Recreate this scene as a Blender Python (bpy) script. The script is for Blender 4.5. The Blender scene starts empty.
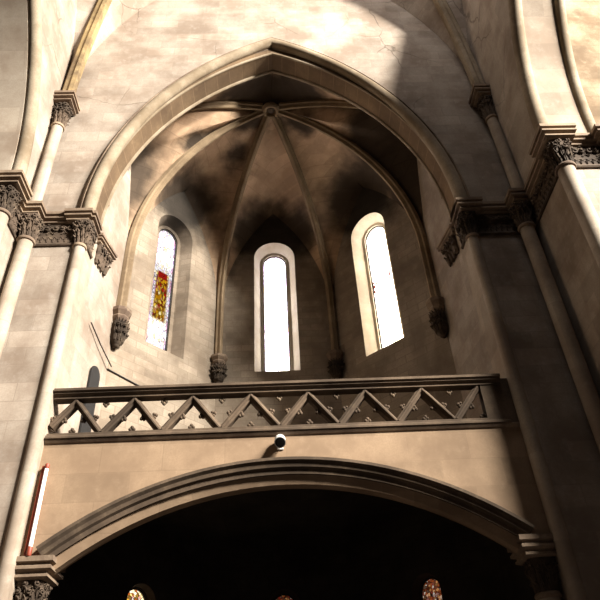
import bpy, math, random
from mathutils import Vector, Matrix
random.seed(7)
S = bpy.context.scene
COL = S.collection
PI = math.pi

# ------------------------------------------------------------------ mesh builder
class MB:
    def __init__(self): self.v=[]; self.f=[]; self.uv=[]
    def add(self, verts, faces, uvs=None):
        b=len(self.v); self.v+= [tuple(p) for p in verts]
        for k,fc in enumerate(faces):
            self.f.append([b+i for i in fc])
            self.uv.append(uvs[k] if uvs else None)
    def quad(self, a,b,c,d, uv=None): self.add([a,b,c,d],[(0,1,2,3)],[uv] if uv else None)
    def box(self, lo, hi, bevel=0.0):
        x0,y0,z0=lo; x1,y1,z1=hi
        P=[(x0,y0,z0),(x1,y0,z0),(x1,y1,z0),(x0,y1,z0),(x0,y0,z1),(x1,y0,z1),(x1,y1,z1),(x0,y1,z1)]
        self.add(P,[(3,2,1,0),(4,5,6,7),(0,1,5,4),(1,2,6,5),(2,3,7,6),(3,0,4,7)])
    def grid(self, rows, close_u=False, close_v=False, uvfn=None):
        """rows: list of lists of points; stitched into quads"""
        n=len(rows); m=len(rows[0]); vs=[p for r in rows for p in r]; fs=[]; uvs=[]
        for i in range(n if close_v else n-1):
            for j in range(m if close_u else m-1):
                i2=(i+1)%n; j2=(j+1)%m
                fs.append((i*m+j,i*m+j2,i2*m+j2,i2*m+j))
                if uvfn: uvs.append([uvfn(i,j),uvfn(i,j+1),uvfn(i+1,j+1),uvfn(i+1,j)])
        self.add(vs,fs,uvs if uvfn else None)
    def cap(self, pts): self.add(pts,[tuple(range(len(pts)))])
    def lathe(self, prof, c=(0,0,0), n=16, axis=None, a0=0, a1=2*PI, caps=True):
        M=Matrix.Translation(c)
        if axis is not None: M=M@Vector((0,0,1)).rotation_difference(Vector(axis)).to_matrix().to_4x4()
        rows=[[M@Vector((r*math.cos(a0+(a1-a0)*k/n),r*math.sin(a0+(a1-a0)*k/n),z)) for k in range(n)] for r,z in prof]
        self.grid(rows,close_u=True)
        if caps:
            self.cap(list(reversed(rows[0]))); self.cap(rows[-1])
    def tube(self, pts, r, n=6, closed=False):
        pts=[Vector(p) for p in pts]; rows=[]
        prev=None
        for i,p in enumerate(pts):
            a=pts[i-1] if i>0 else (pts[-1] if closed else p); b=pts[(i+1)%len(pts)] if (i<len(pts)-1 or closed) else p
            t=(b-a).normalized() if (b-a).length>1e-9 else Vector((0,0,1))
            if prev is None:
                u=t.orthogonal().normalized()
            else:
                u=(prev-t*prev.dot(t)); u=u.normalized() if u.length>1e-6 else t.orthogonal().normalized()
            prev=u; w=t.cross(u)
            rr=r(i/(len(pts)-1)) if callable(r) else r
            rows.append([p+(u*math.cos(2*PI*k/n)+w*math.sin(2*PI*k/n))*rr for k in range(n)])
        self.grid(rows,close_u=True,close_v=closed)
        if not closed: self.cap(list(reversed(rows[0]))); self.cap(rows[-1])
    def blob(self, c, r, M=None, n=8, m=5):
        rows=[]
        M=M or Matrix.Identity(3)
        for i in range(1,m):
            a=PI*i/m
            rows.append([Vector(c)+M@Vector((r[0]*math.sin(a)*math.cos(2*PI*k/n),r[1]*math.sin(a)*math.sin(2*PI*k/n),r[2]*math.cos(a))) for k in range(n)])
        self.grid(rows,close_u=True)
        self.cap(rows[0]); self.cap(list(reversed(rows[-1])))
    def build(self, name, mat, parent=None, smooth=True, angle=0.6):
        me=bpy.data.meshes.new(name); me.from_pydata(self.v,[],self.f); 
        if any(u for u in self.uv):
            ul=me.uv_layers.new(name='UVMap'); li=0
            for k,p in enumerate(me.polygons):
                u=self.uv[k]
                for q in range(p.loop_total):
                    if u: ul.data[p.loop_start+q].uv=u[q]
        import bmesh
        bm=bmesh.new(); bm.from_mesh(me)
        bmesh.ops.remove_doubles(bm,verts=bm.verts,dist=1e-5)
        bmesh.ops.recalc_face_normals(bm,faces=bm.faces)
        bm.to_mesh(me); bm.free()
        if smooth:
            me.polygons.foreach_set('use_smooth',[True]*len(me.polygons))
            try: me.set_sharp_from_angle(angle=angle)
            except Exception: pass
        me.materials.append(mat)
        o=bpy.data.objects.new(name,me); COL.objects.link(o)
        if parent is not None:
            o.parent=parent; o.matrix_parent_inverse=Matrix.Translation(-Vector(parent.location))
        return o

def thing(name,label,cat,loc,group=None):
    o=bpy.data.objects.new(name,None); o.location=loc; COL.objects.link(o)
    o['label']=label; o['category']=cat
    if group: o['group']=group
    o.empty_display_size=.2
    return o
def tag(o,label,cat,group=None):
    o['label']=label; o['category']=cat
    if group: o['group']=group
    return o
def struct(o,label,cat):
    o['kind']='structure'; o['label']=label; o['category']=cat; return o

# ------------------------------------------------------------------ materials
def srgb(h):
    h=h.lstrip('#'); c=[int(h[i:i+2],16)/255 for i in (0,2,4)]
    return tuple(x/12.92 if x<=.04045 else ((x+.055)/1.055)**2.4 for x in c)+(1,)
class NT:
    def __init__(self,name):
        self.m=bpy.data.materials.new(name); self.m.use_nodes=True
        self.t=self.m.node_tree; self.t.nodes.clear()
        self.out=self.n('ShaderNodeOutputMaterial')
    def n(self,ty,**k):
        x=self.t.nodes.new(ty)
        for a,b in k.items(): setattr(x,a,b)
        return x
    def l(self,a,b): self.t.links.new(a,b)
    def val(self,s,v):
        if hasattr(v,'is_output') or isinstance(v,bpy.types.NodeSocket): self.l(v,s)
        else: s.default_value=v
    def math(self,op,a,b=0.0,clamp=False):
        x=self.n('ShaderNodeMath',operation=op,use_clamp=clamp); self.val(x.inputs[0],a); self.val(x.inputs[1],b); return x.outputs[0]
    def mix(self,f,a,b,mode='MIX'):
        x=self.n('ShaderNodeMix',data_type='RGBA',blend_type=mode); self.val(x.inputs[0],f); self.val(x.inputs[6],a); self.val(x.inputs[7],b); return x.outputs[2]
    def noise(self,vec,scale,detail=5,rough=.6,dist=0.):
        x=self.n('ShaderNodeTexNoise'); self.l(vec,x.inputs['Vector']); x.inputs['Scale'].default_value=scale; x.inputs['Detail'].default_value=detail; x.inputs['Roughness'].default_value=rough; x.inputs['Distortion'].default_value=dist; return x.outputs['Fac']
    def ramp(self,f,stops):
        x=self.n('ShaderNodeValToRGB'); self.l(f,x.inputs[0]); e=x.color_ramp.elements
        while len(e)<len(stops): e.new(.5)
        for k,(p,c) in enumerate(stops):
            e[k].position=p; e[k].color=c if len(c)==4 else tuple(c)+(1,)
        return x.outputs[0]
    def rampf(self,f,a,b):
        x=self.n('ShaderNodeMapRange',interpolation_type='SMOOTHSTEP'); self.val(x.inputs[0],f); x.inputs[1].default_value=a; x.inputs[2].default_value=b; return x.outputs[0]

SCALE=[1.0]
def stone(name, base, dark, light, brick=(0.9,0.34), mortar=.35, uv=False, patches=None, rough=.9, bump=.25, stain=.5, cracks=0.0, courses=True, white=0.0):
    srgb=lambda h: tuple(x*SCALE[0] for x in globals()['srgb'](h)[:3])+(1,)
    T=NT(name); tc=T.n('ShaderNodeTexCoord'); P=tc.outputs['Object']
    geo=T.n('ShaderNodeNewGeometry')
    n1=T.noise(P,.55,6,.6); n2=T.noise(P,3.1,6,.65); n3=T.noise(P,22,4,.7)
    c=T.mix(T.rampf(n1,.35,.68),srgb(dark),srgb(base))
    c=T.mix(T.math('MULTIPLY',T.rampf(n2,.5,.8),.35),c,srgb(light))
    c=T.mix(T.math('MULTIPLY',T.rampf(n3,.35,.7),.38),c,srgb(dark))
    hgt=T.math('ADD',T.math('MULTIPLY',n2,.35),T.math('MULTIPLY',n3,.25))
    if courses:
        if uv:
            vec=T.n('ShaderNodeUVMap').outputs[0]
        else:
            sp=T.n('ShaderNodeSeparateXYZ'); T.l(P,sp.inputs[0]); sn=T.n('ShaderNodeSeparateXYZ'); T.l(geo.outputs['Normal'],sn.inputs[0])
            ax=T.math('ABSOLUTE',sn.outputs[0]); k=T.math('GREATER_THAN',ax,.75)
            u=T.math('ADD',T.math('MULTIPLY',sp.outputs[0],T.math('SUBTRACT',1.0,k)),T.math('MULTIPLY',sp.outputs[1],k))
            cb=T.n('ShaderNodeCombineXYZ'); T.l(u,cb.inputs[0]); T.l(sp.outputs[2],cb.inputs[1]); vec=cb.outputs[0]
        b=T.n('ShaderNodeTexBrick'); T.l(vec,b.inputs['Vector']); b.inputs['Scale'].default_value=1; b.inputs['Brick Width'].default_value=brick[0]; b.inputs['Row Height'].default_value=brick[1]
        b.inputs['Mortar Size'].default_value=.018; b.inputs['Mortar Smooth'].default_value=.6; b.inputs['Color1'].default_value=(.36,.36,.36,1); b.inputs['Color2'].default_value=(.66,.66,.66,1); b.inputs['Mortar'].default_value=(.5,.5,.5,1); b.offset=.5
        c=T.mix(.42,c,b.outputs['Color'],'OVERLAY')
        c=T.mix(T.math('MULTIPLY',b.outputs['Fac'],mortar),c,srgb(light) if white else srgb(dark))
        hgt=T.math('SUBTRACT',hgt,T.math('MULTIPLY',b.outputs['Fac'],.35))
    if stain:
        mp=T.n('ShaderNodeMapping'); T.l(P,mp.inputs[0]); mp.inputs['Scale'].default_value=(1.4,1.4,.18)
        st=T.noise(mp.outputs[0],1.0,7,.65,.6)
        c=T.mix(T.math('MULTIPLY',T.rampf(st,.52,.78),stain),c,srgb(dark))
    if cracks:
        vo=T.n('ShaderNodeTexVoronoi',feature='DISTANCE_TO_EDGE'); spz=T.n('ShaderNodeSeparateXYZ'); T.l(P,spz.inputs[0]); cz=spz.outputs[2]
        wp=T.n('ShaderNodeVectorMath',operation='ADD'); nz=T.n('ShaderNodeTexNoise'); T.l(P,nz.inputs['Vector']); nz.inputs['Scale'].default_value=.6; nz.inputs['Detail'].default_value=6
        T.l(P,wp.inputs[0]); T.l(nz.outputs['Color'],wp.inputs[1]); T.l(wp.outputs[0],vo.inputs['Vector']); vo.inputs['Scale'].default_value=.38
        lim=T.math('MULTIPLY',T.math('SUBTRACT',1.0,T.rampf(vo.outputs['Distance'],.0,.014)),T.math('MULTIPLY',T.rampf(T.noise(P,.35,2,.5),.5,.6),T.rampf(cz,18.,20.)))
        c=T.mix(T.math('MULTIPLY',lim,cracks),c,srgb('#3a2c22'))
    if patches:
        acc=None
        for (p,r0,r1,sc) in patches:
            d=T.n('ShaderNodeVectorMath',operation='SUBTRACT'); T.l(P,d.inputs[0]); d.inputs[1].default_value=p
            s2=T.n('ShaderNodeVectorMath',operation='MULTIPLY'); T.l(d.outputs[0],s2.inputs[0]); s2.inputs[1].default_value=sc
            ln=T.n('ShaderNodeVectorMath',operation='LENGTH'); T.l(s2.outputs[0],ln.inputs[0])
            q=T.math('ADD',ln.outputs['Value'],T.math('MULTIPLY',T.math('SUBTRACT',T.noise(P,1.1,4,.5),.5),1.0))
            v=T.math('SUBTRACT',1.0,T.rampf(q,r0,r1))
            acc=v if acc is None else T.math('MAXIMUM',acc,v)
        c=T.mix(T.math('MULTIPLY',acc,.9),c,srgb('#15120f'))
    bs=T.n('ShaderNodeBsdfPrincipled'); T.l(c,bs.inputs['Base Color']); bs.inputs['Roughness'].default_value=rough
    try: bs.inputs['Specular IOR Level'].default_value=.2
    except Exception: pass
    bp=T.n('ShaderNodeBump'); bp.inputs['Strength'].default_value=bump; bp.inputs['Distance'].default_value=.05; T.l(hgt,bp.inputs['Height']); T.l(bp.outputs[0],bs.inputs['Normal'])
    T.l(bs.outputs[0],T.out.inputs[0]); return T.m

def plain(name,col,rough=.5,metal=0.,emit=None,es=0.,var=.25):
    T=NT(name); P=T.n('ShaderNodeTexCoord').outputs['Object']
    n=T.noise(P,9,4,.6); c0=srgb(col); d=tuple(x*(1-var) for x in c0[:3])+(1,)
    c=T.mix(n,d,c0); bs=T.n('ShaderNodeBsdfPrincipled'); T.l(c,bs.inputs['Base Color']); bs.inputs['Roughness'].default_value=rough; bs.inputs['Metallic'].default_value=metal
    if emit: bs.inputs['Emission Color'].default_value=srgb(emit); bs.inputs['Emission Strength'].default_value=es
    T.l(bs.outputs[0],T.out.inputs[0]); return T.m

def glass(name, strength, mode, seed=0.):
    """lit stained glass; UV u in -1..1 over the width, v in 0..1 over the height"""
    T=NT(name); uv=T.n('ShaderNodeUVMap').outputs[0]
    sp=T.n('ShaderNodeSeparateXYZ'); T.l(uv,sp.inputs[0]); u=sp.outputs[0]; v=sp.outputs[1]
    mp=T.n('ShaderNodeMapping'); T.l(uv,mp.inputs[0]); mp.inputs['Scale'].default_value=(6.,40,1) if mode!='dim' else (5.,52,1); mp.inputs['Location'].default_value=(seed,seed,0)
    vo=T.n('ShaderNodeTexVoronoi'); T.l(mp.outputs[0],vo.inputs['Vector']); vo.inputs['Scale'].default_value=1
    ve=T.n('ShaderNodeTexVoronoi',feature='DISTANCE_TO_EDGE'); T.l(mp.outputs[0],ve.inputs['Vector']); ve.inputs['Scale'].default_value=1
    hs=T.n('ShaderNodeSeparateColor'); T.l(vo.outputs['Color'],hs.inputs[0]); r=hs.outputs[0]
    pale=T.ramp(r,[(0,srgb('#ffffff')),(.35,srgb('#f7f1ff')),(.6,srgb('#fff4c8')),(.8,srgb('#e9d8ff')),(1,srgb('#ffe9a0'))])
    bord=T.ramp(r,[(0,srgb('#b58ad0')),(.3,srgb('#ffffff')),(.5,srgb('#7a4a90')),(.7,srgb('#f0c0d8')),(.9,srgb('#c0506a')),(1,srgb('#ffffff'))])
    if mode in ('white','warm'): bord=T.ramp(r,[(0,(.04,.022,.07,1)),(.35,(.09,.075,.1,1)),(.55,(.018,.006,.02,1)),(.8,(.06,.03,.05,1)),(1,(.03,.004,.008,1))])
    gold=T.ramp(r,[(0,srgb('#c99012')),(.25,srgb('#7a4206')),(.45,srgb('#e8c040')),(.65,srgb('#5a2a08')),(.8,srgb('#a01c10')),(1,srgb('#f0e0a0'))])
    au=T.math('ABSOLUTE',u)
    def band(a,b,s=.015):
        return T.math('MULTIPLY',T.rampf(v,a-s,a+s),T.math('SUBTRACT',1.0,T.rampf(v,b-s,b+s)))
    edge=T.rampf(au,.72,.84) if mode!='warm' else T.rampf(au,.86,.94)
    lead=T.math('SUBTRACT',1.0,T.rampf(ve.outputs['Distance'],.02,.09))
    if mode=='figure':
        c=pale
        fig=T.math('MULTIPLY',band(.24,.62),T.math('SUBTRACT',1.0,T.rampf(au,.5,.75)))
        c=T.mix(fig,c,gold)
        rb=T.math('MULTIPLY',band(.57,.625,.006),T.math('SUBTRACT',1.0,T.rampf(au,.4,.5)))
        c=T.mix(rb,c,srgb('#9c1a10'))
        c=T.mix(T.math('MULTIPLY',edge,.85),c,bord)
        c=T.mix(T.math('MULTIPLY',lead,.75),c,srgb('#1a1014'))
        k=T.math('ADD',.55,T.math('MULTIPLY',band(.68,.97,.04),.55))
        k=T.math('ADD',k,T.math('MULTIPLY',band(-.1,.24,.02),.35))
        st=T.math('MULTIPLY',k,strength)
    elif mode=='dim':
        c=T.ramp(r,[(0,srgb('#c06030')),(.25,srgb('#2a1810')),(.45,srgb('#e8a060')),(.6,srgb('#f0e0d0')),(.75,srgb('#903020')),(1,srgb('#605040'))])
        if 'amber' in name: c=T.ramp(r,[(0,srgb('#ffe9b0')),(.25,srgb('#6a4a10')),(.45,srgb('#f0c040')),(.6,srgb('#ffffff')),(.75,srgb('#c06020')),(1,srgb('#403018'))])
        c=T.mix(lead,c,srgb('#050302')); st=strength
    else:
        c=pale
        head=T.rampf(v,.93,.97)
        c=T.mix(T.math('MULTIPLY',T.math('MAXIMUM',edge,head),.8 if mode=='white' else .45),c,bord)
        if mode=='warm':
            c=T.mix(.35,c,srgb('#fff0c0'))
            sp2=T.math('MULTIPLY',band(.36,.6,.05),T.math('MULTIPLY',T.math('GREATER_THAN',r,.55),T.rampf(T.noise(uv,3.,2,.5),.5,.53)))
            c=T.mix(sp2,c,(.03,.007,.004,1))
        c=T.mix(T.math('MULTIPLY',T.math('MULTIPLY',lead,T.math('ADD',.08,T.math('MULTIPLY',T.math('MAXIMUM',edge,head),.7))),1.),c,srgb('#2a1c24'))
        st=strength
    em=T.n('ShaderNodeEmission'); T.l(c,em.inputs[0]); T.val(em.inputs[1],st)
    T.l(em.outputs[0],T.out.inputs[0]); return T.m

DARK_PATCHES=[((-.15,20.7,20.0),.9,2.0,(.62,1,.9)),((-4.1,19.1,20.4),.8,2.0,(.8,.8,.8)),((3.9,19.1,20.4),.9,2.2,(.75,.75,.8)),  # dark blotches at fixed spots on the vault webs and upper apse walls
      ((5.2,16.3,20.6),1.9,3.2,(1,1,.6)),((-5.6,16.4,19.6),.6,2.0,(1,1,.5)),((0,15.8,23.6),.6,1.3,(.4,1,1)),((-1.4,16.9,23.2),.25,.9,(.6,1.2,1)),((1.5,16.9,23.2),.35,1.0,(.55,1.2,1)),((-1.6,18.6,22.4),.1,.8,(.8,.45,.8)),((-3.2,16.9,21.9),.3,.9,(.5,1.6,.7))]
M={}
SCALE[0]=.62
M['wall']=stone('cream_plastered_ashlar','#c6b8a8','#9a8878','#dcd2c6',brick=(1.15,.55),mortar=.3,stain=.45,cracks=.5,bump=.12)
M['pier']=stone('smooth_pier_stone','#c8b9a6','#a5917e','#dbd0c1',brick=(1.5,.95),mortar=.15,stain=.3,bump=.08)
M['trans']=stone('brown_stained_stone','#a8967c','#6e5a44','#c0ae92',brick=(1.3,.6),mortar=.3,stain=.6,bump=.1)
M['shaft']=stone('shaft_stone','#ccbeab','#a3907e','#dfd5c7',brick=(9,2.1),mortar=.3,stain=.3,bump=.08)
SCALE[0]=.8
M['apse']=stone('apse_coursed_stone','#a69785','#7f7060','#bdaf9c',brick=(.62,.3),mortar=.5,stain=.4,bump=.2,patches=DARK_PATCHES[:3])
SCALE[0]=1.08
M['vault']=stone('dark_patched_vault_stone','#b69a7e','#947a62','#c8ae94',brick=(.6,.3),mortar=.45,uv=True,stain=.25,bump=.2,patches=DARK_PATCHES)
SCALE[0]=.85
M['rib']=stone('rib_stone','#9c876c','#715f4a','#b8a488',courses=False,stain=.35,bump=.12)
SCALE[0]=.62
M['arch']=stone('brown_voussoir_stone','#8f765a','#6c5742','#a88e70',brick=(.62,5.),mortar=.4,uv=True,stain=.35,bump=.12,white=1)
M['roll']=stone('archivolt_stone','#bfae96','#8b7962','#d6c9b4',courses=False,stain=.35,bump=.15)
M['reveal2']=stone('dim_reveal_plaster','#ddd2bf','#b8a993','#ebe3d4',courses=False,stain=.3,bump=.08)  # darker copy of the reveal plaster, dimmer light put into its colour
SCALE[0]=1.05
M['reveal']=stone('lit_reveal_plaster','#ddd2bf','#b8a993','#ebe3d4',courses=False,stain=.3,bump=.08)  # lighter copy; sun on the right window's reveal put into its colour
SCALE[0]=1.0
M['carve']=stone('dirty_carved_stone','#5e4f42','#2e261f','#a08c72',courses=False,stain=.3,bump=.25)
M['abacus']=stone('weathered_moulding_stone','#927f6a','#5a4a3f','#b4a188',courses=False,stain=.5,bump=.15)
M['gallery']=stone('buff_gallery_plaster','#967f67','#7b6652','#a58e76',brick=(1.5,.7),mortar=.06,stain=.25,bump=.08)
M['oak']=stone('weathered_brown_stone','#6a5949','#40352b','#87755f',courses=False,stain=.5,bump=.15)
M['knob']=stone('pale_carved_stone','#7c6b58','#54473a','#988670',courses=False,stain=.2,bump=.15)
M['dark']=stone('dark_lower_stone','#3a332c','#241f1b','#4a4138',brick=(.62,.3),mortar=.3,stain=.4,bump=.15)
M['floor']=stone('floor_flagstone','#38312d','#26211f','#48403b',brick=(.8,.8),mortar=.4,stain=0,bump=.1)
M['ribpaint']=stone('gilded_worn_rib','#a38c62','#5a4a38','#cdbb8c',courses=False,stain=.6,bump=.12)
M['black']=plain('black_plastic','#0c0b0b',.35); M['white']=plain('white_enamel','#e8e4dc',.35)
M['tube']=plain('white_tube_glass','#fff6ee',.2,emit='#fff0e4',es=.9); M['red']=plain('rust_red_paint','#8c3c26',.55)
M['cable']=plain('dark_cable','#2a221c',.6); M['lead']=plain('dark_lead','#1c1714',.6,.3)
M['door']=plain('dark_door_wood','#120d0a',.8)
M['g1']=glass('stained_glass_figure',2.0,'figure',3.1); M['g2']=glass('stained_glass_pale',16.,'white',8.4); M['g3']=glass('stained_glass_warm',15.,'warm',5.7)
M['g4']=glass('stained_glass_amber',2.0,'dim',1.3); M['g5']=glass('stained_glass_rust',.55,'dim',6.2); M['g6']=glass('stained_glass_dull',.3,'dim',9.9)

# ------------------------------------------------------------------ curves
def arch_pts(w,rise,zs,o=0.,z0=None,n=28):
    """pointed arch (half-span w) offset outwards by o, left foot -> apex -> right foot, as (x,z)"""
    R=(w*w+rise*rise)/(2*w); cx=R-w; Ro=R+o; am=math.acos(min(1,cx/Ro))
    right=[(-cx+Ro*math.cos(am*k/n), zs+Ro*math.sin(am*k/n)) for k in range(n+1)]
    right[-1]=(0.,zs+math.sqrt(max(0,Ro*Ro-cx*cx)))
    if z0 is not None: right=[(right[0][0],z0)]+right
    left=[(-x,z) for x,z in right]
    return left+right[-2::-1]
def seg_arch(w,R,zc,o=0.,n=30):
    """segmental arch, crown height zc, offset o outwards"""
    a=math.asin(w/R); return [((R+o)*math.sin(-a+2*a*k/n), zc-R+(R+o)*math.cos(-a+2*a*k/n)) for k in range(n+1)]
def sweep_arch(mb,fn,prof,closed=True):
    """fn(offset)->[(x,z)], prof list of (offset,y)"""
    rows=[[(x,y,z) for x,z in fn(o)] for o,y in prof]
    L=[0.]
    for a,b in zip(rows[0],rows[0][1:]): L.append(L[-1]+math.dist(a,b))
    D=[0.]
    for a,b in zip(prof,prof[1:]+prof[:1]): D.append(D[-1]+math.dist(a,b))
    m=len(rows[0])
    mb.grid(rows,close_v=closed,uvfn=lambda i,j:(L[min(j,m-1)],D[i]))
    if closed:
        mb.cap([r[0] for r in rows]); mb.cap([r[-1] for r in reversed(rows)])
def circ(c0,c1,r,n=10,a0=0,a1=2*PI): return [(c0+r*math.cos(a0+(a1-a0)*k/n),c1+r*math.sin(a0+(a1-a0)*k/n)) for k in range(n)]
def offset_path(path,o):
    P=[Vector(p) for p in path]; out=[]
    for i,p in enumerate(P):
        ns=[]
        if i>0: d=(P[i]-P[i-1]).normalized(); ns.append(Vector((d.y,-d.x)))
        if i<len(P)-1: d=(P[i+1]-P[i]).normalized(); ns.append(Vector((d.y,-d.x)))
        if len(ns)==1: m=ns[0]
        else:
            m=ns[0]+ns[1]; m=m/(1+ns[0].dot(ns[1]))
        q=p+m*o; out.append(q)
    return out
def sweep_plan(mb,path,prof):
    rows=[[(q.x,q.y,z) for q in offset_path(path,o)] for o,z in prof]
    mb.grid(rows,close_v=True); mb.cap([r[0] for r in rows]); mb.cap([r[-1] for r in reversed(rows)])

# ------------------------------------------------------------------ carving helpers
def leaf(mb,p,out,up,w,h,curl=.5,lobes=3):
    """acanthus-like leaf growing up from p, leaning to `out`, tip rolled over"""
    p=Vector(p); out=Vector(out).normalized(); up=Vector(up).normalized(); sd=up.cross(out).normalized()
    rows_t=[]; rows_b=[]
    N=8
    for i in range(N+1):
        t=i/N
        ww=w*(.35+.65*math.sin(PI*min(1,t*1.05+.08)))*(1-.22*abs(math.sin(t*PI*lobes)))
        if t>.9: ww*=.55
        z=h*(t-.25*max(0,t-.7)*3*curl); y=h*(.05*t+curl*.55*max(0,t-.45)**2*1.8)
        c=p+up*z+out*y
        th=.045*h+.02
        rows_t.append([c-sd*ww*.5-out*.015, c-sd*ww*.22+out*th, c+out*th*.55, c+sd*ww*.22+out*th, c+sd*ww*.5-out*.015])
        rows_b.append([c-sd*ww*.5-out*.03, c-out*.05, c-out*.05, c-out*.05, c+sd*ww*.5-out*.03])
    rows=[a+b[::-1] for a,b in zip(rows_t,rows_b)]
    mb.grid(rows,close_u=True); mb.cap(rows[-1]); mb.cap(rows[0][::-1])
    mb.blob(rows_t[-1][2],(w*.17,w*.17,w*.14),n=6,m=4)
def scroll(mb,p,out,up,r,flip=1,th=.03):
    p=Vector(p); out=Vector(out).normalized(); up=Vector(up).normalized(); sd=up.cross(out)*flip
    pts=[]
    for k in range(15):
        a=k/14*PI*2.7; rr=r*(1-.72*k/14)
        pts.append(p+sd*rr*math.cos(a)+up*rr*math.sin(a)+out*(.02+.05*k/14))
    mb.tube(pts,lambda t:th*(1-.3*t),n=5)
    mb.blob(pts[-1],(th*1.3,)*3,n=6,m=4)

def carved_capital(mb,c,r,z0,z1,half,n=8,rows=2):
    """bell from the shaft (radius r) to a square of half-width `half`, dressed in foliage"""
    x,y=c; H=z1-z0
    prof=[]; m=24
    rings=[]
    def R(t,a):
        e=max(0,t)**1.5; sq=half*.9/max(abs(math.cos(a)),abs(math.sin(a))); sq=min(sq,half*1.15)
        return r*1.0*(1-e)+sq*e
    for i in range(9):
        t=i/8; rings.append([(x+R(t,2*PI*k/m)*math.cos(2*PI*k/m),y+R(t,2*PI*k/m)*math.sin(2*PI*k/m),z0+H*t) for k in range(m)])
    mb.grid(rings,close_u=True); mb.cap(rings[0][::-1]); mb.cap(rings[-1])
    for q,(t0,cnt,hh) in enumerate(((.02,n+2,.36),(.26,n+3,.36),(.5,n+5,.34))):
        for k in range(cnt):
            a=2*PI*(k+.5*(q%2))/cnt; o=Vector((math.cos(a),math.sin(a),0)); r0=R(t0,a); r1=R(t0+hh,a)
            leaf(mb,Vector((x,y,z0+H*t0))+o*(r0-.01),o+Vector((0,0,-.25)),Vector((0,0,H*hh))+o*(r1-r0),2*PI*r0/cnt*.98,H*hh,.6)
    for k in range(16):
        a=2*PI*(k+.5)/16; o=Vector((math.cos(a),math.sin(a),0)); t=.86 if k%2 else .66
        scroll(mb,Vector((x,y,z0+H*t))+o*(R(t,a)-.005),o,(0,0,1),H*.1,1 if k%4<2 else -1,.012+.014*H)

ABA=[(0,0),(.20,0),(.20,-.11),(.125,-.13),(.125,-.17),(.175,-.20),(.175,-.26),(.075,-.30),(.075,-.34),(.11,-.36),(.11,-.41),(.03,-.45),(0,-.45)]
def abacus_block(mb,c,half,zt,s=1.0,back=None):
    x,y=c; P=[(x-half,y-half),(x+half,y-half),(x+half,y+half),(x-half,y+half)]
    rows=[]
    for o,z in ABA[1:-1]:
        h=half-.03+o*s; rows.append([(x-h,y-h,zt+z*s),(x+h,y-h,zt+z*s),(x+h,y+h,zt+z*s),(x-h,y+h,zt+z*s)])
    mb.grid(rows,close_u=True); mb.cap(rows[0]); mb.cap(rows[-1][::-1])

# ------------------------------------------------------------------ column thing
ZT=14.95     # top of the impost
ZF=-1.6      # floor
def column(label,c,r,half,group,zb=ZF,zt=ZT,neck=13.55,name='engaged_column',cat='column',scale=1.0,leaves=9,blk=None,hb=None):
    x,y=c
    t=thing(name,label,cat,(x,y,zb),group)
    mb=MB(); mb.lathe([(r*1.0,zb),(r,neck)],(x,y,0),20); mb.build('shaft',M['shaft'],t)
    mb=MB(); mb.lathe([(r*.98,neck-.07),(r*1.2,neck-.045),(r*1.26,neck),(r*1.2,neck+.045),(r*1.0,neck+.07)],(x,y,0),20); mb.build('necking_ring',M['abacus'],t)
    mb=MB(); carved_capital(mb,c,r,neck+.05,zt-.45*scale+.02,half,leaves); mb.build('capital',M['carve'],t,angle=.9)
    mb=MB(); abacus_block(mb,blk or c,hb or half,zt,scale); mb.build('abacus',M['abacus'],t,angle=.4)
    return t

# ------------------------------------------------------------------ setting: floor, ceiling, crossing walls
YW=14.4; YB=15.25; JX=5.93
XL=-7.95; XR=8.05; YL=13.0; YR=11.75; ZTOP=31.
mb=MB(); mb.box((-18,-6,ZF-.3),(18,26,ZF)); struct(mb.build('floor',M['floor'],smooth=False),'stone flagged church floor below the frame','floor')

AW,AR=5.93,9.3          # intrados of the chancel arch: half-span and rise above the impost
def chancel(o): return arch_pts(AW,AR,ZT,o)
def chancel_roll(o): return arch_pts(AW+.05,AR+.56,ZT,o)
mb=MB()
# front & back skins, opening at offset .32 (the voussoir ring fills it)
for yy in (YW,YB):
    A=chancel(.32); zs=A[0][1]; xw=A[-1][0]
    for sx,xo in ((-1,XL-1.5),(1,XR+1.5)):
        mb.quad((sx*xw,yy,ZF),(xo,yy,ZF),(xo,yy,zs),(sx*xw,yy,zs)); mb.quad((sx*xw,yy,zs),(xo,yy,zs),(xo,yy,ZTOP),(sx*xw,yy,ZTOP))
    for a,b in zip(A,A[1:]): mb.quad((a[0],yy,a[1]),(b[0],yy,b[1]),(b[0],yy,ZTOP),(a[0],yy,ZTOP))
A=[(-xw,ZF)]+A+[(xw,ZF)]
for a,b in zip(A,A[1:]): mb.quad((a[0],YW,a[1]),(b[0],YW,b[1]),(b[0],YB,b[1]),(a[0],YB,a[1]))
struct(mb.build('wall_chancel',M['wall'],smooth=False),'cream stone wall above and around the great pointed arch','wall')
# voussoir ring with jambs
mb=MB(); sweep_arch(mb,chancel,[(0,YW+.02),(0,YB+.02),(.34,YB+.02),(.34,YW+.02)]); struct(mb.build('trim_1',M['arch'],angle=.3),'brown inner band of the great pointed arch','arch')
mb=MB()
for sx in (-1,1): 
    a,b=sorted((sx*JX,sx*(JX+.35))); mb.box((a,YW+.02,ZF),(b,YB+.02,ZT))
struct(mb.build('trim_2',M['pier'],smooth=False),'inner jambs carrying the great pointed arch','jamb')
mb=MB(); sweep_arch(mb,chancel_roll,circ(.06,YW-.08,.21,14)); 
struct(mb.build('trim_3',M['roll']),'pale roll moulding round the great pointed arch','moulding')
mb=MB(); sweep_arch(mb,chancel_roll,[(.24,YW+.05),(.24,YW-.14),(.29,YW-.2),(.36,YW-.15),(.40,YW+.05)]); struct(mb.build('trim_4',M['abacus'],angle=.5),'thin dark hood moulding outlining the great pointed arch','moulding')
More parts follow.
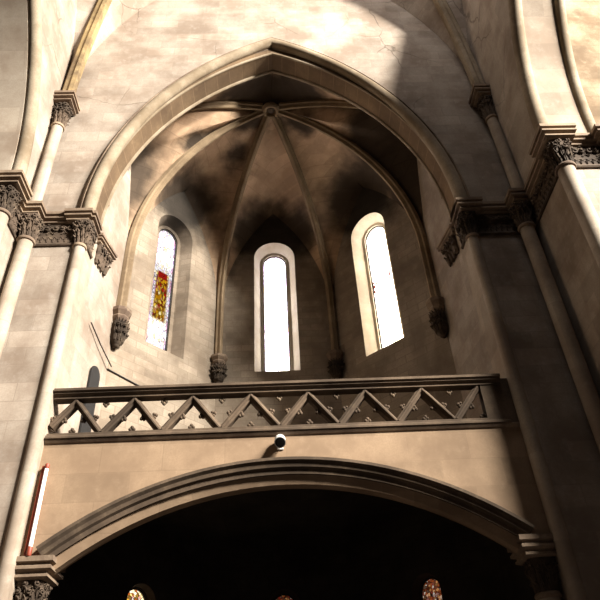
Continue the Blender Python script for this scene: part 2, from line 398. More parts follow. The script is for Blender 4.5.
mb=MB(); sweep_arch(mb,chancel,circ(.0,YB-.02,.07,8)); sweep_arch(mb,chancel,circ(.03,YW+.04,.05,8)); struct(mb.build('trim_5',M['roll']),'thin bead along the inner edge of the great arch','moulding')

# side walls of the crossing with the springing of the transept arches
def transept(side,X,Y0,R,nameW,nm,amx):
    s=side; Ymax=YW
    arc=lambda o,n=20,amax=amx: [(Y0+.0-R+(R+o)*math.cos(amax*k/n),ZT+(R+o)*math.sin(amax*k/n)) for k in range(n+1)]
    mb=MB()
    mb.quad((X,Y0,ZF),(X,Ymax+.2,ZF),(X,Ymax+.2,ZT),(X,Y0,ZT))
    A=arc(.25); zt=lambda y: min(ZTOP,A[-1][1]+.3+(y-A[-1][0])*2.6)  # unseen slanted edge, cut to shape the shadow on the chancel wall
    mb.quad((X,A[0][0],ZT),(X,Ymax+.2,ZT),(X,Ymax+.2,ZTOP),(X,A[0][0],zt(A[0][0])))
    for a,b in zip(A,A[1:]): mb.quad((X,a[0],a[1]),(X,a[0],zt(a[0])),(X,b[0],zt(b[0])),(X,b[0],b[1]))
    Xf=X+s*1.55
    # respond face towards the nave
    mb.quad((X,Y0,ZF),(Xf,Y0,ZF),(Xf,Y0,ZT),(X,Y0,ZT))
    # far side of the pier
    mb.quad((Xf,Y0,ZF),(Xf,Ymax+.2,ZF),(Xf,Ymax+.2,ZT),(Xf,Y0,ZT))
    for a,b in zip(A,A[1:]): mb.quad((Xf,a[0],a[1]),(Xf,a[0],zt(a[0])),(Xf,b[0],zt(b[0])),(Xf,b[0],b[1]))
    mb.quad((Xf,A[0][0],ZT),(Xf,Ymax+.2,ZT),(Xf,Ymax+.2,ZTOP),(Xf,A[0][0],zt(A[0][0])))
    struct(mb.build(nameW,M['wall'],smooth=False),'side wall of the crossing on the %s, carrying the springing of an arch'%('left' if s<0 else 'right'),'wall')
    # soffit band
    so=.1 if s>0 else .0
    mb=MB(); L=[R*amx*k/20 for k in range(21)]
    rows=[[(xx,a[0],a[1]) for a in arc(o)] for xx,o in ((X+s*.2,so),(Xf-s*.02,so),(Xf-s*.02,.5),(X+s*.2,.5))]
    mb.grid(rows,close_v=True,uvfn=lambda i,j:(L[min(j,20)],i*1.3)); 
    struct(mb.build('trim_%d'%nm,M['pier'],angle=.4),'cream soffit of the %s side arch'%('left' if s<0 else 'right'),'arch')
    for q,(xx,rad) in enumerate(((X+s*.04,.22),(Xf-s*.02,.19))):
        mb=MB(); rows=[]
        for k in range(12):
            a=2*PI*k/12; rows.append([(xx+rad*math.sin(a),p[0],p[1]) for p in arc((.16 if s>0 else .2)+rad*math.cos(a))])
        mb.grid(rows,close_v=True); struct(mb.build('trim_%d'%(nm+1+q),M['roll']),'%s roll moulding of the %s side arch'%('near' if q==0 else 'far','left' if s<0 else 'right'),'moulding')
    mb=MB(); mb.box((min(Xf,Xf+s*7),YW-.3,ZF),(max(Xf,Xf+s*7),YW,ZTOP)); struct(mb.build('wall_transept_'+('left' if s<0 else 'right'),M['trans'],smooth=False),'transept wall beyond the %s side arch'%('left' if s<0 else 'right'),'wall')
transept(-1,XL,YL,9.8,'wall_left',6,1.0)
transept(1,XR,YR,11.0,'wall_right',9,.63)

# ------------------------------------------------------------------ impost cornices and friezes
FRZ=[(0,-.42),(.05,-.42),(.04,-.6),(.025,-.9),(.025,-1.2),(.05,-1.24),(.075,-1.29),(.05,-1.34),(0,-1.36)]
def impost(label,path,skip):
    t=thing('impost_cornice',label,'cornice',(path[2][0],path[2][1],13.5),'carved impost bands of the crossing piers')
    mb=MB(); sweep_plan(mb,path,[(o-.05 if o==0 else o,ZT+z) for o,z in ABA]); mb.build('cornice_moulding',M['abacus'],t,angle=.4)
    mb=MB(); sweep_plan(mb,path,[(o-.05 if o==0 else o,ZT+z) for o,z in FRZ])
    P=[Vector(p) for p in path]
    for a,b in zip(P,P[1:]):
        L=(b-a).length
        if L<.3: continue
        d=(b-a)/L; n=Vector((d.y,-d.x,0)); d3=Vector((d.x,d.y,0)); n3=Vector((n.x,n.y,0))
        k=max(1,int(L/.21))
        for i in range(k):
            s=(i+.5)*L/k; p=Vector((a.x,a.y,0))+d3*s
            scroll(mb,p+Vector((0,0,ZT-.66))+n3*.03,n3,(0,0,1),.115,1 if i%2 else -1,.036)
            leaf(mb,p+Vector((0,0,ZT-.86))+n3*.02-d3*.02,n3,Vector((0,0,1))+d3*(.9 if i%2 else -.9),.16,.3,.5)
            leaf(mb,p+Vector((0,0,ZT-.58))+n3*.03+d3*.1,n3,Vector((0,0,1))+d3*(-.9 if i%2 else .9),.12,.16,.6)
        k=max(1,int(L/.17))
        for i in range(k):
            s=(i+.5)*L/k; p=Vector((a.x,a.y,ZT-1.18))+d3*s+n3*.02
            mb.tube([p+d3*(.075*math.cos(PI*j/6))+Vector((0,0,.13+.08*math.sin(PI*j/6))) for j in range(7)],.02,n=5)
            leaf(mb,p,n3,(0,0,1),.09,.17,.7)
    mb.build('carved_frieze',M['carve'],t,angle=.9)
    return t
pathL=[(-9.5,YL),(XL,YL),(XL,YW),(-JX,YW),(-JX,YB-.25)]
pathR=[(JX,YB-.25),(JX,YW),(XR,YW),(XR,YR),(9.95,YR)]
impost('carved stone cornice and frieze wrapping the bright left pier',pathL,None)
impost('carved stone cornice and frieze wrapping the shadowed right pier',pathR,None)

G='engaged shafts with carved capitals on the crossing piers'
cg=[('slender pale shaft under the left foot of the great arch',(-6.1,YW+.02),.175,.3),
    ('pale shaft in the left corner, left of the great arch shaft',(-7.62,14.1),.22,.30),
    ('partly cropped shaft at the far left edge of the picture',(-7.98,12.98),.24,.32),
    ('dark shaft under the right foot of the great arch',(6.08,YW+.02),.175,.28),
    ('dim shaft in the right corner beside the great arch pier',(7.70,14.05),.22,.30),
    ('half-lit shaft on the corner of the right pier nearest the viewer',(8.12,11.72),.24,.36),
    ('outermost sunlit shaft cut by the right edge of the picture',(9.72,11.72),.24,.32)]
BK=[((-6.27,14.52),.27),((-7.66,14.1),.2),None,((6.165,14.42),.265),((7.78,14.05),.24),None,None]
for (lb,c,r,h),bk in zip(cg,BK): column(lb,c,r,h,G,blk=bk[0] if bk else None,hb=bk[1] if bk else None)
# short carved responds behind the first order of the great arch
for sx,lb in ((-1,'small carved bracket on the left inner jamb, behind the larger capital'),(1,'small carved bracket on the dark right inner jamb, behind the larger capital')):
    t=thing('jamb_bracket',lb,'bracket',(sx*JX,15.7,13.5),'small carved brackets on the inner jambs')
    path=[(-JX-.12,15.34),(-JX+.05,15.34),(-JX+.22,16.2),(-JX-.12,16.2)] if sx<0 else [(JX+.12,16.2),(JX-.22,16.2),(JX-.05,15.34),(JX+.12,15.34)]
    mb=MB(); sweep_plan(mb,path,[(o*.75-.05*(o==0),ZT-.02+z*.8) for o,z in ABA]); mb.build('abacus',M['abacus'],t,angle=.4)
    mb=MB()
    mb.box((min(sx*(JX+.1),sx*(JX-.14)),15.36,13.9),(max(sx*(JX+.1),sx*(JX-.14)),16.15,14.6))
    for i in range(4):
        for q in range(2):
            p=Vector((sx*(JX-.06-.04*i),15.42+.2*i,13.8+.36*q)); leaf(mb,p,(-sx,0,0),Vector((-sx*(.1+.08*q),.1*(1 if i%2 else -1),1)),.24,.4,.35)
        scroll(mb,Vector((sx*(JX-.14-.04*i),15.45+.2*i,14.42)),(-sx,0,0),(0,0,1),.1,1 if i%2 else -1,.03)
    mb.build('carved_foliage',M['carve'],t,angle=.9)

# upper vaulting shafts, their small capitals and the crossing ribs
for sx,c,lb,lr in ((-1,(-7.66,14.02),'short pale upper shaft with small carved capital, upper left','worn gilded stone rib rising from the upper left capital'),
                (1,(7.88,14.02),'short brownish upper shaft with small dark capital, upper right','plain moulded stone rib rising from the upper right capital')):
    column(lb,c,.19,.27,'upper vaulting shafts',zb=ZT,zt=20.6,neck=19.0,name='vaulting_shaft',cat='shaft',leaves=8)
    mb=MB(); prof=[(-.24,.0),(-.24,.12),(-.15,.2),(-.12,.32),(0,.40),(.12,.32),(.15,.2),(.24,.12),(.24,0)]
    R=17.; rows=[]
    d=Vector((-sx,-1.0,0)).normalized(); sd=Vector((d.y,-d.x,0))
    base=Vector((c[0],c[1],20.6))+Vector((sx*.06,.08,0))
    for k in range(26):
        a=.72*k/25
        p=base+d*(R-R*math.cos(a))+Vector((0,0,R*math.sin(a))); nrm=d*math.cos(a)-Vector((0,0,math.sin(a)))   # towards the open side
        rows.append([p+sd*u+nrm*v for u,v in prof])
    mb.grid(rows,close_u=True); mb.cap(rows[0][::-1]); mb.cap(rows[-1])
    tag(mb.build('crossing_rib',M['ribpaint'] if sx<0 else M['roll'],angle=.5),lr,'rib','ribs of the crossing vault')
    # vault web between rib and the two walls
    mb=MB(); XX=XL if sx<0 else XR
    w1=[];w2=[];mid=[]
    for k in range(26):
        a=.72*k/25; q=R-R*math.cos(a); z=20.6+R*math.sin(a)
        p=base+d*q; mid.append((p.x,p.y,z)); w1.append((XX-sx*(.02+q*1.3),YW+.02,z)); w2.append((XX+sx*.02,YW-.05-q*1.3,z))
    mb.grid([w1,mid,w2]); struct(mb.build('ceiling_crossing_'+('left' if sx<0 else 'right'),M['wall']),'vault web beside the upper %s rib'%('left' if sx<0 else 'right'),'ceiling')

# ------------------------------------------------------------------ apse
PA=Vector((5.6,17.45)); PB=Vector((2.33,20.8)); BX=-.12; BOSS=Vector((BX,16.5,23.45)); PF=Vector((6.15,15.4))
def corner(sx,P): return Vector((sx*P.x,P.y))
# windows: (A,B,centre along wall,half width outer)
def window(idx,A,B,s0,hw,zs,ztop,gw,depth,gmat,label,mat,z0,z1,wname):
    A=Vector(A);B=Vector(B); L=(B-A).length; d=(B-A)/L; n=Vector((-d.y,d.x))      # n points outwards from the apse
    def P(s,z,dep=0): q=A+d*s+n*dep; return (q.x,q.y,z)
    zsp=ztop-hw
    out=[(s0-hw,zs)]+[(s0-hw*math.cos(PI*k/16),zsp+hw*math.sin(PI*k/16)) for k in range(17)]+[(s0+hw,zs)]
    g0=zs+.18; gsp=zsp-.0; inn=[(s0-gw,g0)]+[(s0-gw*math.cos(PI*k/16),gsp+gw*1.08*math.sin(PI*k/16)) for k in range(17)]+[(s0+gw,g0)]
    mb=MB()
    mb.quad(P(0,z0),P(L,z0),P(L,zs),P(0,zs))
    mb.quad(P(0,zs),P(s0-hw,zs),P(s0-hw,z1),P(0,z1)); mb.quad(P(s0+hw,zs),P(L,zs),P(L,z1),P(s0+hw,z1))
    arc=out[1:-1]
    for a,b in zip(arc,arc[1:]): mb.quad(P(*a),P(*b),P(b[0],z1),P(a[0],z1))
    # splayed reveal: two rebates
    m=len(out); r0=[P(*o) for o in out]; r1=[P(*(( .35*o[0]+.65*i[0]),(.35*o[1]+.65*i[1])),depth*.85) for o,i in zip(out,inn)]
    r2=[P(*i,depth*.9) for i in inn]; r3=[P(*i,depth+.12) for i in inn]
    rv=MB(); rv.grid([r0,r1,r2,r3],close_u=True)
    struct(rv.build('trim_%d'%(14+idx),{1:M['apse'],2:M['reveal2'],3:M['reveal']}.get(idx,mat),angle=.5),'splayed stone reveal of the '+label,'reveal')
    struct(mb.build(wname,mat,smooth=False),'curved apse wall bay around the %s'%label,'wall')
    # frame ring + glass
    mb=MB(); fr=[(s0+(s-s0)*.95,z) for s,z in inn]
    ctr=(s0,(g0+gsp)/2)
    def sc(p,f): return (ctr[0]+(p[0]-ctr[0])*f, ctr[1]+(p[1]-ctr[1])*(1-(1-f)*gw/((gsp-g0)/2)))
    ra=[P(*i,depth-.0) for i in inn]; rb=[P(*sc(i,.93),depth-.0) for i in inn]; rc=[P(*sc(i,.93),depth+.08) for i in inn]; rd=[P(*i,depth+.08) for i in inn]
    mb.grid([ra,rb,rc,rd],close_u=True,close_v=True)
    nb=6
    for k in range(1,nb):
        zz=g0+(gsp+gw-g0)*k/nb; mb.box((0,0,0),(0,0,0)) if False else None
    w=mb.build('window_%d'%idx,M['lead'],angle=.4); struct(w,label,'window')
    mb=MB(); H=gsp+gw*1.08-g0; vs=[P(*i,depth+.05) for i in inn]; ve=[P(*i,depth+.075) for i in inn]
    uv=[((i[0]-s0)/gw,(i[1]-g0)/H) for i in inn]
    mb.add(vs,[tuple(range(m))],[uv]); mb.add(ve,[tuple(range(m))[::-1]],[uv[::-1]])
    mb.grid([vs,ve],close_u=True)
    mb.build('stained_glass',gmat,w,smooth=False)
    return w
Lo=(PA-PB).length
SH=Vector((-.15,0)); LA=corner(-1,PA);LB=corner(-1,PB)+SH;RB=corner(1,PB)+SH;RA=corner(1,PA)
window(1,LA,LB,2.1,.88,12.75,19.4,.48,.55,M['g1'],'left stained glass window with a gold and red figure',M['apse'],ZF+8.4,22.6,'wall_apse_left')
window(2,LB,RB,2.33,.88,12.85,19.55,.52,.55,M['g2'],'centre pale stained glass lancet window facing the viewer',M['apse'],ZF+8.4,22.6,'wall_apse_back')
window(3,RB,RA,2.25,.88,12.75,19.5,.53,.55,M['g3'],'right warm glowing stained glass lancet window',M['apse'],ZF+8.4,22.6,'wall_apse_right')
for sx in (-1,1):
    mb=MB(); a=(sx*(JX+.02),YB-.02); b=(sx*PA.x,PA.y)
    mb.quad((*a,6.8),(*b,6.8),(*b,22.6),(*a,22.6))
    # bring the straight wall to the jamb
    struct(mb.build('wall_choir_'+('left' if sx<0 else 'right'),M['wall'],smooth=False),'straight %s side wall of the gallery recess'%('left' if sx<0 else 'right'),'wall')

# ribs
ZS=16.0
def rib_curve(Q,n=26,o=0.,zfoot=13.35):
    """points (r,z) of a rib from its foot at plan corner Q to the boss; o = offset to the extrados"""
    run=(Vector((BOSS.x,BOSS.y))-Q).length; rise=BOSS.z-ZS
    R=(run*run+rise*rise)/(2*run); c=run-R
    out=[]
    if Q.y<16:                                   # flatter front ribs: quarter ellipse from a higher springing
        zs=19.4; rise=BOSS.z-zs
        for k in range(n+1):
            a=PI/2*k/n; out.append(((run+o)*math.cos(a),zs+(rise+o)*math.sin(a),math.atan2(run*math.sin(a),rise*math.cos(a))))
        return run,out
    am=math.asin(min(1,rise/R))
    for k in range(n+1):
        a=am*k/n; out.append((c+(R+o)*math.cos(a),ZS+(R+o)*math.sin(a),a))
    return run,out
RIBP=[(-.15,.12),(-.15,-.02),(-.09,-.06),(-.075,-.11),(-.04,-.18),(.04,-.18),(.075,-.11),(.09,-.06),(.15,-.02),(.15,.12)]
def rib(Q,label,zfoot):
    run,cv=rib_curve(Q)
    d=(Q-Vector((BOSS.x,BOSS.y))).normalized(); sd=Vector((-d.y,d.x,0)); d3=Vector((d.x,d.y,0)); base=Vector((BOSS.x,BOSS.y,0))
    rows=[]
    ins=.14
    for zz in ((zfoot,zfoot+1.2,ZS-.2) if Q.y>16 else (16.5,19.2)):
        rows.append([base+d3*(run-ins+v)+sd*u+Vector((0,0,zz)) for u,v in RIBP])
    for r,z,a in cv:
        if r<.18: break
        nr=d3*math.cos(a)+Vector((0,0,math.sin(a)))
        rows.append([base+d3*(r-ins*math.cos(a))+Vector((0,0,z-ins*math.sin(a)*.3))+sd*u+nr*v for u,v in RIBP])
    mb=MB(); mb.grid(rows,close_u=True); mb.cap(rows[0][::-1]); mb.cap(rows[-1])
    return tag(mb.build('vault_rib',M['rib'],angle=.5),label,'rib','six ribs of the apse vault')
rib(corner(-1,PF),'vault rib running almost level leftwards from the boss',15.2)
rib(corner(1,PF),'vault rib running almost level rightwards from the boss',15.2)
rib(LA,'vault rib sweeping down left of the left window to its corbel',13.2)
rib(RA,'vault rib sweeping down right of the right window to its corbel',13.2)
rib(LB,'vault rib coming down between the left and centre windows',13.4)
rib(RB,'vault rib coming down between the centre and right windows',13.4)
# keystone boss
t=thing('keystone_boss','round ringed keystone boss where the six vault ribs meet','boss',(BOSS.x,BOSS.y,BOSS.z))
mb=MB(); mb.lathe([(.22,.1),(.36,.08),(.40,-.04),(.37,-.14),(.30,-.2),(.23,-.17),(.2,-.1),(.17,.02),(.17,.08)],(BOSS.x,BOSS.y,BOSS.z-.12),24,caps=False); mb.build('ring',M['rib'],t)
mb=MB(); mb.lathe([(.21,.06),(.2,.0),(.13,-.03),(.1,-.08),(.04,-.1)],(BOSS.x,BOSS.y,BOSS.z-.12),16); mb.build('carved_centre',M['carve'],t)

# webs
def web(Q0,Q1,apexz,ridge_end=None,zfoot=13.3,zsp=15.2,arcfn=None):
    """two half cells between rib Q0 and rib Q1; wall arch between the corners with apex height apexz"""
    mid=(Q0+Q1)/2; mb=MB()
    if ridge_end is not None: mid=ridge_end
    for Q in (Q0,Q1):
        run,cv=rib_curve(Q,40,.05); d=(Q-Vector((BX,BOSS.y))).normalized()
        ribpts=[(Vector((BX,BOSS.y))+d*r,z) for r,z,a in cv if r>=0]
        half=(mid-Q).length; rise=apexz-zsp; e=(mid-Q)/half
        RR=(half*half+rise*rise)/(2*half)
        def wallpt(z):
            if z<=zsp: return Q,z
            if z<=apexz:
                a=math.asin(min(1,(z-zsp)/RR)); return Q+e*(RR-RR*math.cos(a)),z
            f=(z-apexz)/max(1e-6,(BOSS.z+.05-apexz)); f=min(1,f); return mid+(Vector((BX,BOSS.y))-mid)*f,z
        def ribpt(z):
            if z<=ribpts[0][1]: return Q
            for (p,za),(q,zb) in zip(ribpts,ribpts[1:]):
                if za<=z<=zb: f=(z-za)/max(1e-9,zb-za); return p+(q-p)*f
            return Vector((BX,BOSS.y))
        zs=[zsp+(BOSS.z+.04-zsp)*(1-(1-k/44)**2.6) for k in range(45)]
        rows=[]
        for z in zs:
            a=ribpt(z); b,_=wallpt(z); row=[]
            for j in range(7):
                f=j/6; p=a+(b-a)*f; row.append((p.x,p.y,z+.10*math.sin(PI*f)*min(1,(a-b).length)))
            rows.append(row)
        mb.grid(rows,uvfn=lambda i,j:((rows[min(i,44)][min(j,6)][0]+rows[min(i,44)][min(j,6)][1])*.7, .32*i*.5))
    return mb
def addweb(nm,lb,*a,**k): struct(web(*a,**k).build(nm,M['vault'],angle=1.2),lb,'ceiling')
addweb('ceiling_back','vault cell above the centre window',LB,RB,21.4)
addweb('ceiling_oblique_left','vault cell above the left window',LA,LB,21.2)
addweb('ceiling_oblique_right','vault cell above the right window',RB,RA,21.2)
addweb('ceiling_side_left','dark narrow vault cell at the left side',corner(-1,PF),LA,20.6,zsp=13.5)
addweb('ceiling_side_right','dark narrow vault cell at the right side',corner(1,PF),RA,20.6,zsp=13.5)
# front cell: from the front ribs to the chancel arch
mb=MB()
for sx in (-1,1):
    Q=corner(sx,PF); run,cv=rib_curve(Q,40,.05); d=(Q-Vector((BX,BOSS.y))).normalized(); rows=[]
    RA_=(AW*AW+AR*AR)/(2*AW); cx=RA_-AW; zap=ZT+AR+.03
    for r,z,a in cv:
        if r<0: continue
        p=Vector((BX,BOSS.y))+d*r
        zz=ZT+(z-19.4)*(zap-ZT)/(BOSS.z+.05-19.4); zz=min(zz,zap)
        xx=-cx+math.sqrt(max(0,(RA_+.03)**2-(zz-ZT)**2)); xx=max(0,xx)
        rows.append([(p.x+(sx*xx-p.x)*j/5,p.y+(YB-.02-p.y)*j/5,z+(zz-z)*j/5) for j in range(6)])
    mb.grid(rows,uvfn=lambda i,j:(.2*j,.3*i))
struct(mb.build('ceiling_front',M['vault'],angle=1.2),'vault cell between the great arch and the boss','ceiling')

# corbels
def corbel(Q,zt,h,w,label):
    d=(Vector((0,17.0))-Q).normalized(); ang=math.atan2(d.y,d.x); c=Q+d*.16
    t=thing('wall_corbel',label,'corbel',(c.x,c.y,zt-h),'four carved corbels under the apse ribs')
    mb=MB(); mb.lathe([(w*.30,-.36*h),(w*.40,-.30*h),(w*.44,-.24*h),(w*.40,-.2*h),(w*.48,-.13*h),(w*.52,-.09*h),(w*.52,0)],(c.x,c.y,zt),8); mb.build('moulded_cap',M['abacus'],t,angle=.4)
    mb=MB(); mb.lathe([(w*.16,-h),(w*.27,-.93*h),(w*.34,-.8*h),(w*.36,-.6*h),(w*.33,-.4*h),(w*.3,-.33*h)],(c.x,c.y,zt),14)
    for q,(t0,cnt,rr) in enumerate(((-.92,7,.27),(-.74,9,.34),(-.56,10,.355))):
        for k in range(cnt):
            a=ang+(k-(cnt-1)/2)*3.6/cnt; o=Vector((math.cos(a),math.sin(a),0)); p=Vector((c.x,c.y,zt+h*t0))+o*w*rr
            leaf(mb,p,o,Vector((0,0,1))+o*(.18 if q==0 else .02),w*.2,h*.22,.45)
            if q and k%2: scroll(mb,p+o*.03+Vector((0,0,h*.05)),o,(0,0,1),w*.09,1 if k%4==1 else -1,.024)
    mb.blob(Vector((c.x,c.y,zt-h*.98)),(w*.17,w*.17,h*.1),n=10,m=6)
    mb.blob(Vector((c.x+d.x*w*.36,c.y+d.y*w*.36,zt-h*.66)),(w*.08,w*.08,h*.12),n=8,m=6)
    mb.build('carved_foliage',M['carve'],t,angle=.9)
corbel(LA,13.35,1.4,.72,'leftmost carved corbel, left of the figure window')
corbel(LB,13.45,1.12,.66,'carved corbel between the left and centre windows')
corbel(RB,13.45,1.12,.66,'dark carved corbel between the centre and right windows')
corbel(RA,13.35,1.4,.72,'rightmost dark carved corbel, right of the right window')

# small arched doorway in the left side wall
CX=lambda y: -JX+.45*(y-YB)/(PA.y-YB)
mb=MB(); w=.27; yc=16.58
pts=[(yc-w,7.0)]+[(yc-w*math.cos(PI*k/10),10.3+w*1.1*math.sin(PI*k/10)) for k in range(11)]+[(yc+w,7.0)]
f=[(CX(y)+.02,y,z) for y,z in pts]; b=[(CX(y)-.03,y,z) for y,z in pts]; mb.cap(f); mb.cap(b[::-1]); mb.grid([f,b],close_u=True)
struct(mb.build('door_1',M['door'],smooth=False),'small dark round-headed doorway behind the left end of the balustrade','door')
# cable along the wall
mb=MB(); mb.tube([(CX(y)+.04,y,z) for y,z in ((15.75,11.68),(16.5,11.37),(17.38,11.1))],.022)
e=(LB-LA).normalized(); q=[(LA.x+.02+e.x*s,LA.y-.03+e.y*s,11.05-.1*s) for s in (.0,.8,1.6,2.3)]; mb.tube(q,.022)
tag(mb.build('wall_cable',M['cable']),'thin dark cable clipped along the wall below the left window','cable')

# ------------------------------------------------------------------ gallery: wall with segmental arch, balustrade
YG=14.55
WA,RA2,ZC=5.35,8.8,6.12
mb=MB(); A=seg_arch(WA,RA2,ZC)
for yy in (YG,YG+.5):
    for a,b in zip(A,A[1:]): mb.quad((a[0],yy,a[1]),(b[0],yy,b[1]),(b[0],yy,7.1),(a[0],yy,7.1))
    for sx in (-1,1): mb.quad((sx*WA,yy,4.3),(sx*JX,yy,4.3),(sx*JX,yy,7.1),(sx*WA,yy,7.1))
for a,b in zip([(-JX,4.3),(-WA,4.3)]+A,[(-WA,4.3)]+A+[(WA,4.3)]): mb.quad((a[0],YG,a[1]),(b[0],YG,b[1]),(b[0],YG+.5,b[1]),(a[0],YG+.5,a[1]))
mb.quad((-JX,YG,7.1),(JX,YG,7.1),(JX,YG+.5,7.1),(-JX,YG+.5,7.1))
struct(mb.build('wall_gallery',M['gallery'],smooth=False),'buff gallery wall below the balustrade, over the wide low arch','wall')
sg=lambda o: seg_arch(WA,RA2,ZC,o)
mb=MB(); sweep_arch(mb,sg,[(-.02,YG+.05),(-.02,YG+.0),(.08,YG-.03),(.12,YG-.10),(.2,YG-.13),(.26,YG-.2),(.33,YG-.2),(.36,YG-.0),(.36,YG+.02)]); struct(mb.build('trim_12',M['oak'],angle=.4),'dark hood moulding over the wide low arch','moulding')
mb=MB(); sweep_arch(mb,sg,[(-.02,YG+.06),(-.22,YG+.16),(-.25,YG+.3),(-.2,YG+.5),(.02,YG+.5)]); struct(mb.build('trim_13',M['gallery'],angle=.4),'chamfered inner lip of the wide low arch','moulding')
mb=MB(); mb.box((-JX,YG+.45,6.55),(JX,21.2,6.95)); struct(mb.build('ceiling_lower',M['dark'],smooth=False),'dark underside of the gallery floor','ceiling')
# string moulding below the balustrade
mb=MB(); rows=[[(x,y,z) for x in (-JX+.02,JX-.02)] for y,z in ((YG+.02,7.08),(YG-.04,7.11),(YG-.08,7.16),(YG-.08,7.2),(YG+.02,7.2))]; mb.grid(rows,close_v=True); mb.cap([r[0] for r in rows]); mb.cap([r[1] for r in rows[::-1]])
struct(mb.build('trim_14',M['abacus'],angle=.4),'narrow string moulding under the balustrade','moulding')

YP=YG-.04
bal=thing('balustrade','long openwork stone balustrade of zigzag chevrons across the gallery','balustrade',(0,YP+.1,7.2))
def bar_x(mb,x0,x1,prof):
    rows=[[(x,y,z) for x in (x0,x1)] for y,z in prof]; mb.grid(rows,close_v=True); mb.cap([r[0] for r in rows]); mb.cap([r[1] for r in rows[::-1]])
x0,x1=-JX+.03,JX-.22
mb=MB(); bar_x(mb,x0,x1,[(YP-.16,8.56),(YP-.16,8.49),(YP-.11,8.46),(YP-.11,8.43),(YP-.03,8.37),(YP-.03,8.32),(YP+.25,8.32),(YP+.25,8.52),(YP+.1,8.58)]); mb.build('top_rail',M['oak'],bal,angle=.4)
mb=MB(); bar_x(mb,x0,x1,[(YP-.08,7.2),(YP-.08,7.25),(YP-.03,7.29),(YP-.03,7.35),(YP+.22,7.35),(YP+.22,7.2)]); mb.build('bottom_rail',M['oak'],bal,angle=.4)
PITCH=1.49; X0=-5.34
def slope_bar(mb,p,q,w=.085,dp=.2):
    p=Vector(p);q=Vector(q); d=(q-p).normalized(); s=Vector((-d.z,0,d.x))
    for ww,yo,y1 in ((w,.0,dp),(w*.45,-.05,0.02)):
        rows=[[e+s*ww+Vector((0,yo,0)),e+s*ww*.4+Vector((0,yo-.03,0)),e-s*ww*.4+Vector((0,yo-.03,0)),e-s*ww+Vector((0,yo,0)),e-s*ww+Vector((0,y1,0)),e+s*ww+Vector((0,y1,0))] for e in (p,q)]
        mb.grid(rows,close_u=True); mb.cap(rows[0][::-1]); mb.cap(rows[1])
def knob(mb,c,dirv):
    """small trefoil leaf cusp"""
    c=Vector(c); d=Vector(dirv).normalized(); s=Vector((-d.z,0,d.x))
    mb.tube([c,c+d*.1],.03,n=6)
    mb.blob(c+d*.14,(.05,.055,.05),n=8,m=5); mb.blob(c+d*.09+s*.05,(.042,.05,.042),n=8,m=5); mb.blob(c+d*.09-s*.05,(.042,.05,.042),n=8,m=5)
YM=YP+.06
zt_,zb_=8.30,7.37
for k in range(8):
    xc=X0+PITCH*k; h=PITCH/2
    mb=MB()
    pl=(max(xc-h+.03,-JX+.05),YM); pr=(xc+h-.03,YM)
    zl=zb_ if xc-h+.03>=-JX+.05 else zb_+( -JX+.05-(xc-h+.03))*(zt_-zb_)/h
    slope_bar(mb,(pl[0],YM,zl),(xc,YM,zt_-.02))
    if pr[0]<x1-.15: slope_bar(mb,(pr[0],YM,zb_),(xc,YM,zt_-.02))
    else: 
        pass
    ch=mb.build('chevron',M['oak'],bal,angle=.4)
    mid=.5
    def on(side,f): return Vector((xc+side*h*(1-f)*1.0,YM+.06,zb_+(zt_-zb_)*f))
    sides=[s for s in (-1,1) if not (s>0 and pr[0]>=x1-.15)]
    for s in sides:
        mb=MB(); knob(mb,on(s,.47)-Vector((s*.06,0,0)),(-s*1,0,-.45)); mb.build('leaf_cusp',M['oak'],ch)
        mb=MB(); knob(mb,on(s,.45)+Vector((s*.03,0,0.0)),(s*1,0,.35)); mb.build('leaf_cusp',M['oak'],ch)
    mb=MB(); knob(mb,(xc,YM+.06,zb_),(0,0,1)); mb.build('leaf_cusp',M['oak'],ch)
    if k<7:
        mb=MB(); knob(mb,(xc+h,YM+.06,zt_),(0,0,-1)); mb.build('leaf_cusp',M['knob'],ch)
mb=MB(); mb.box((x1-.55,YP,7.2),(JX+.0,YP+.25,8.5)); mb.build('end_block',M['oak'],bal,smooth=False)

# floodlight on the gallery wall
t=thing('gallery_floodlight','small round white lamp housing with black face fixed below the balustrade','lamp',(-.14,YG-.2,6.9))
mb=MB(); mb.box((-.22,YG-.04,6.72),(-.06,YG,7.0)); mb.box((-.17,YG-.2,6.9),(-.11,YG-.02,6.94)); mb.build('bracket',M['white'],t,smooth=False)
ax=Vector((0,-.75,-.66)).normalized(); c0=Vector((-.14,YG-.16,6.92))
mb=MB(); mb.lathe([(.06,-.1),(.11,-.06),(.135,.0),(.14,.26),(.125,.26),(.12,.2)],c0,20,axis=ax,caps=True); mb.build('housing',M['white'],t)
mb=MB(); mb.lathe([(.118,.2),(.118,.262),(.06,.27)],c0,20,axis=ax); mb.build('lens',M['black'],t)

# fluorescent tube on the left jamb
t=thing('tube_light','white vertical tube lamp on a rust-red strip at the left jamb','lamp',(-5.74,YG-.12,4.4))
mb=MB(); mb.box((-5.82,YG-.1,4.42),(-5.73,YG,6.5)); mb.build('backing_strip',M['red'],t,smooth=False)
mb=MB(); mb.tube([(-5.69,YG-.14,4.6),(-5.69,YG-.14,6.42)],.042,n=10); mb.build('tube',M['tube'],t)
mb=MB(); mb.lathe([(.045,4.40),(.055,4.43),(.055,4.57),(.045,4.6)],(-5.69,YG-.14,0),12); mb.build('end_cap',M['red'],t); mb=MB(); mb.lathe([(.045,6.4),(.055,6.43),(.055,6.5),(.045,6.52)],(-5.69,YG-.14,0),12); mb.build('end_cap',M['red'],t)

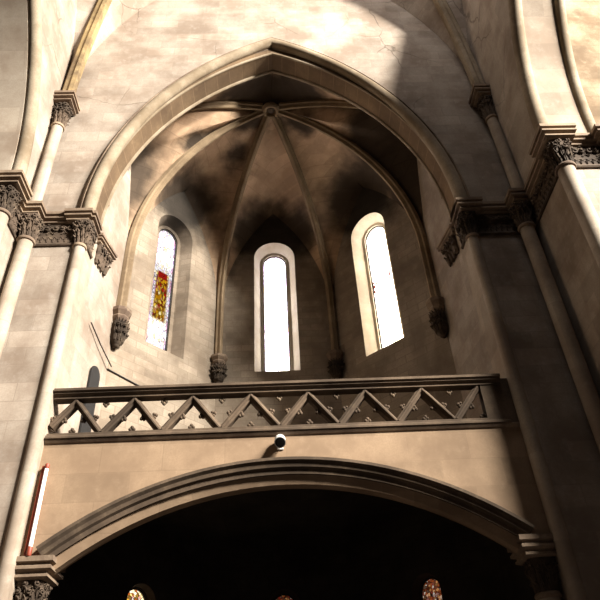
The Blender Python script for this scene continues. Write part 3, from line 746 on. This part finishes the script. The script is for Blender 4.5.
# capitals under the low arch
for sx,lb in ((-1,'carved capital under the left end of the low arch'),(1,'dark shadowed capital under the right end of the low arch')):
    cx=sx*5.64; c=(cx,YG+.34)
    column(lb,c,.24,.33,'capitals carrying the low arch',zt=4.4,neck=3.2,name='arch_respond',cat='column',scale=1.0,leaves=10)

# ------------------------------------------------------------------ dark space under the gallery, with lower windows
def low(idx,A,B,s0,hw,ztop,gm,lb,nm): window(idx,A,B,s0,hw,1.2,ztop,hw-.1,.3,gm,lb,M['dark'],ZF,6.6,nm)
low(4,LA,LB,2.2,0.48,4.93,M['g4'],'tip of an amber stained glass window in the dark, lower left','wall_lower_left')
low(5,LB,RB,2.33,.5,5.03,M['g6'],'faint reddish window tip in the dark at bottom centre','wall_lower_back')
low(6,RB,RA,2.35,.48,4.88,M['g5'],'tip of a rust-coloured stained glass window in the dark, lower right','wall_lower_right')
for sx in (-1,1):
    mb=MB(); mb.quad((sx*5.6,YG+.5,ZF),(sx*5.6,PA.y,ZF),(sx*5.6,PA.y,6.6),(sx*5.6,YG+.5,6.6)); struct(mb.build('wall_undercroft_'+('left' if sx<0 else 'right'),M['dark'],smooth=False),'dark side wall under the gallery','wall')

# ------------------------------------------------------------------ light
def area(name,loc,target,size,power,col,shape='DISK'):
    L=bpy.data.lights.new(name,'AREA'); L.shape=shape; L.size=size; L.energy=power; L.color=col
    o=bpy.data.objects.new(name,L); o.location=loc; COL.objects.link(o)
    o.rotation_euler=(Vector(target)-Vector(loc)).to_track_quat('-Z','Y').to_euler(); return o
area('transept_window_light',(8.0+.69*45,11.6-.724*45,44.),(-1,14.5,14),7.,140000,(1.,.95,.86))
area('added_side_light',(8.0+.84*42,11.6-.54*42,38.),(-1,14.5,14),13.,82000,(1.,.935,.84))  # added unseen wide light, grades the gallery and upper wall towards the right
area('overhead_fill_light',(4.5,8.0,31.),(1,14.4,20),5.,620,(1.,.92,.87))  # added unseen fill from overhead, lifts the upper walls
w=bpy.data.worlds.new('World'); S.world=w; w.use_nodes=True
w.node_tree.nodes['Background'].inputs[0].default_value=(.9,.8,.7,1); w.node_tree.nodes['Background'].inputs[1].default_value=.002

# ------------------------------------------------------------------ camera
zx,zy,dx,dy,F=-48.,812.,-10.,-500.,635.
u=Vector((zx,zy,-F)).normalized(); d=Vector((dx,dy,-F)); d=(d-u*d.dot(u)).normalized(); X=d.cross(u)
# rows of cam->world: world x,y,z expressed in camera axes
Rm=Matrix((X,d,u))
cam=bpy.data.cameras.new('Camera'); co=bpy.data.objects.new('Camera',cam); COL.objects.link(co)
co.matrix_world=Matrix.Translation((-.15,0,0))@Rm.to_4x4()
cam.sensor_width=36; cam.sensor_fit='HORIZONTAL'; cam.lens=F/600*36; cam.clip_end=200
S.camera=co
S.view_settings.view_transform='Standard'; S.view_settings.look='None'; S.view_settings.exposure=0; S.view_settings.gamma=1
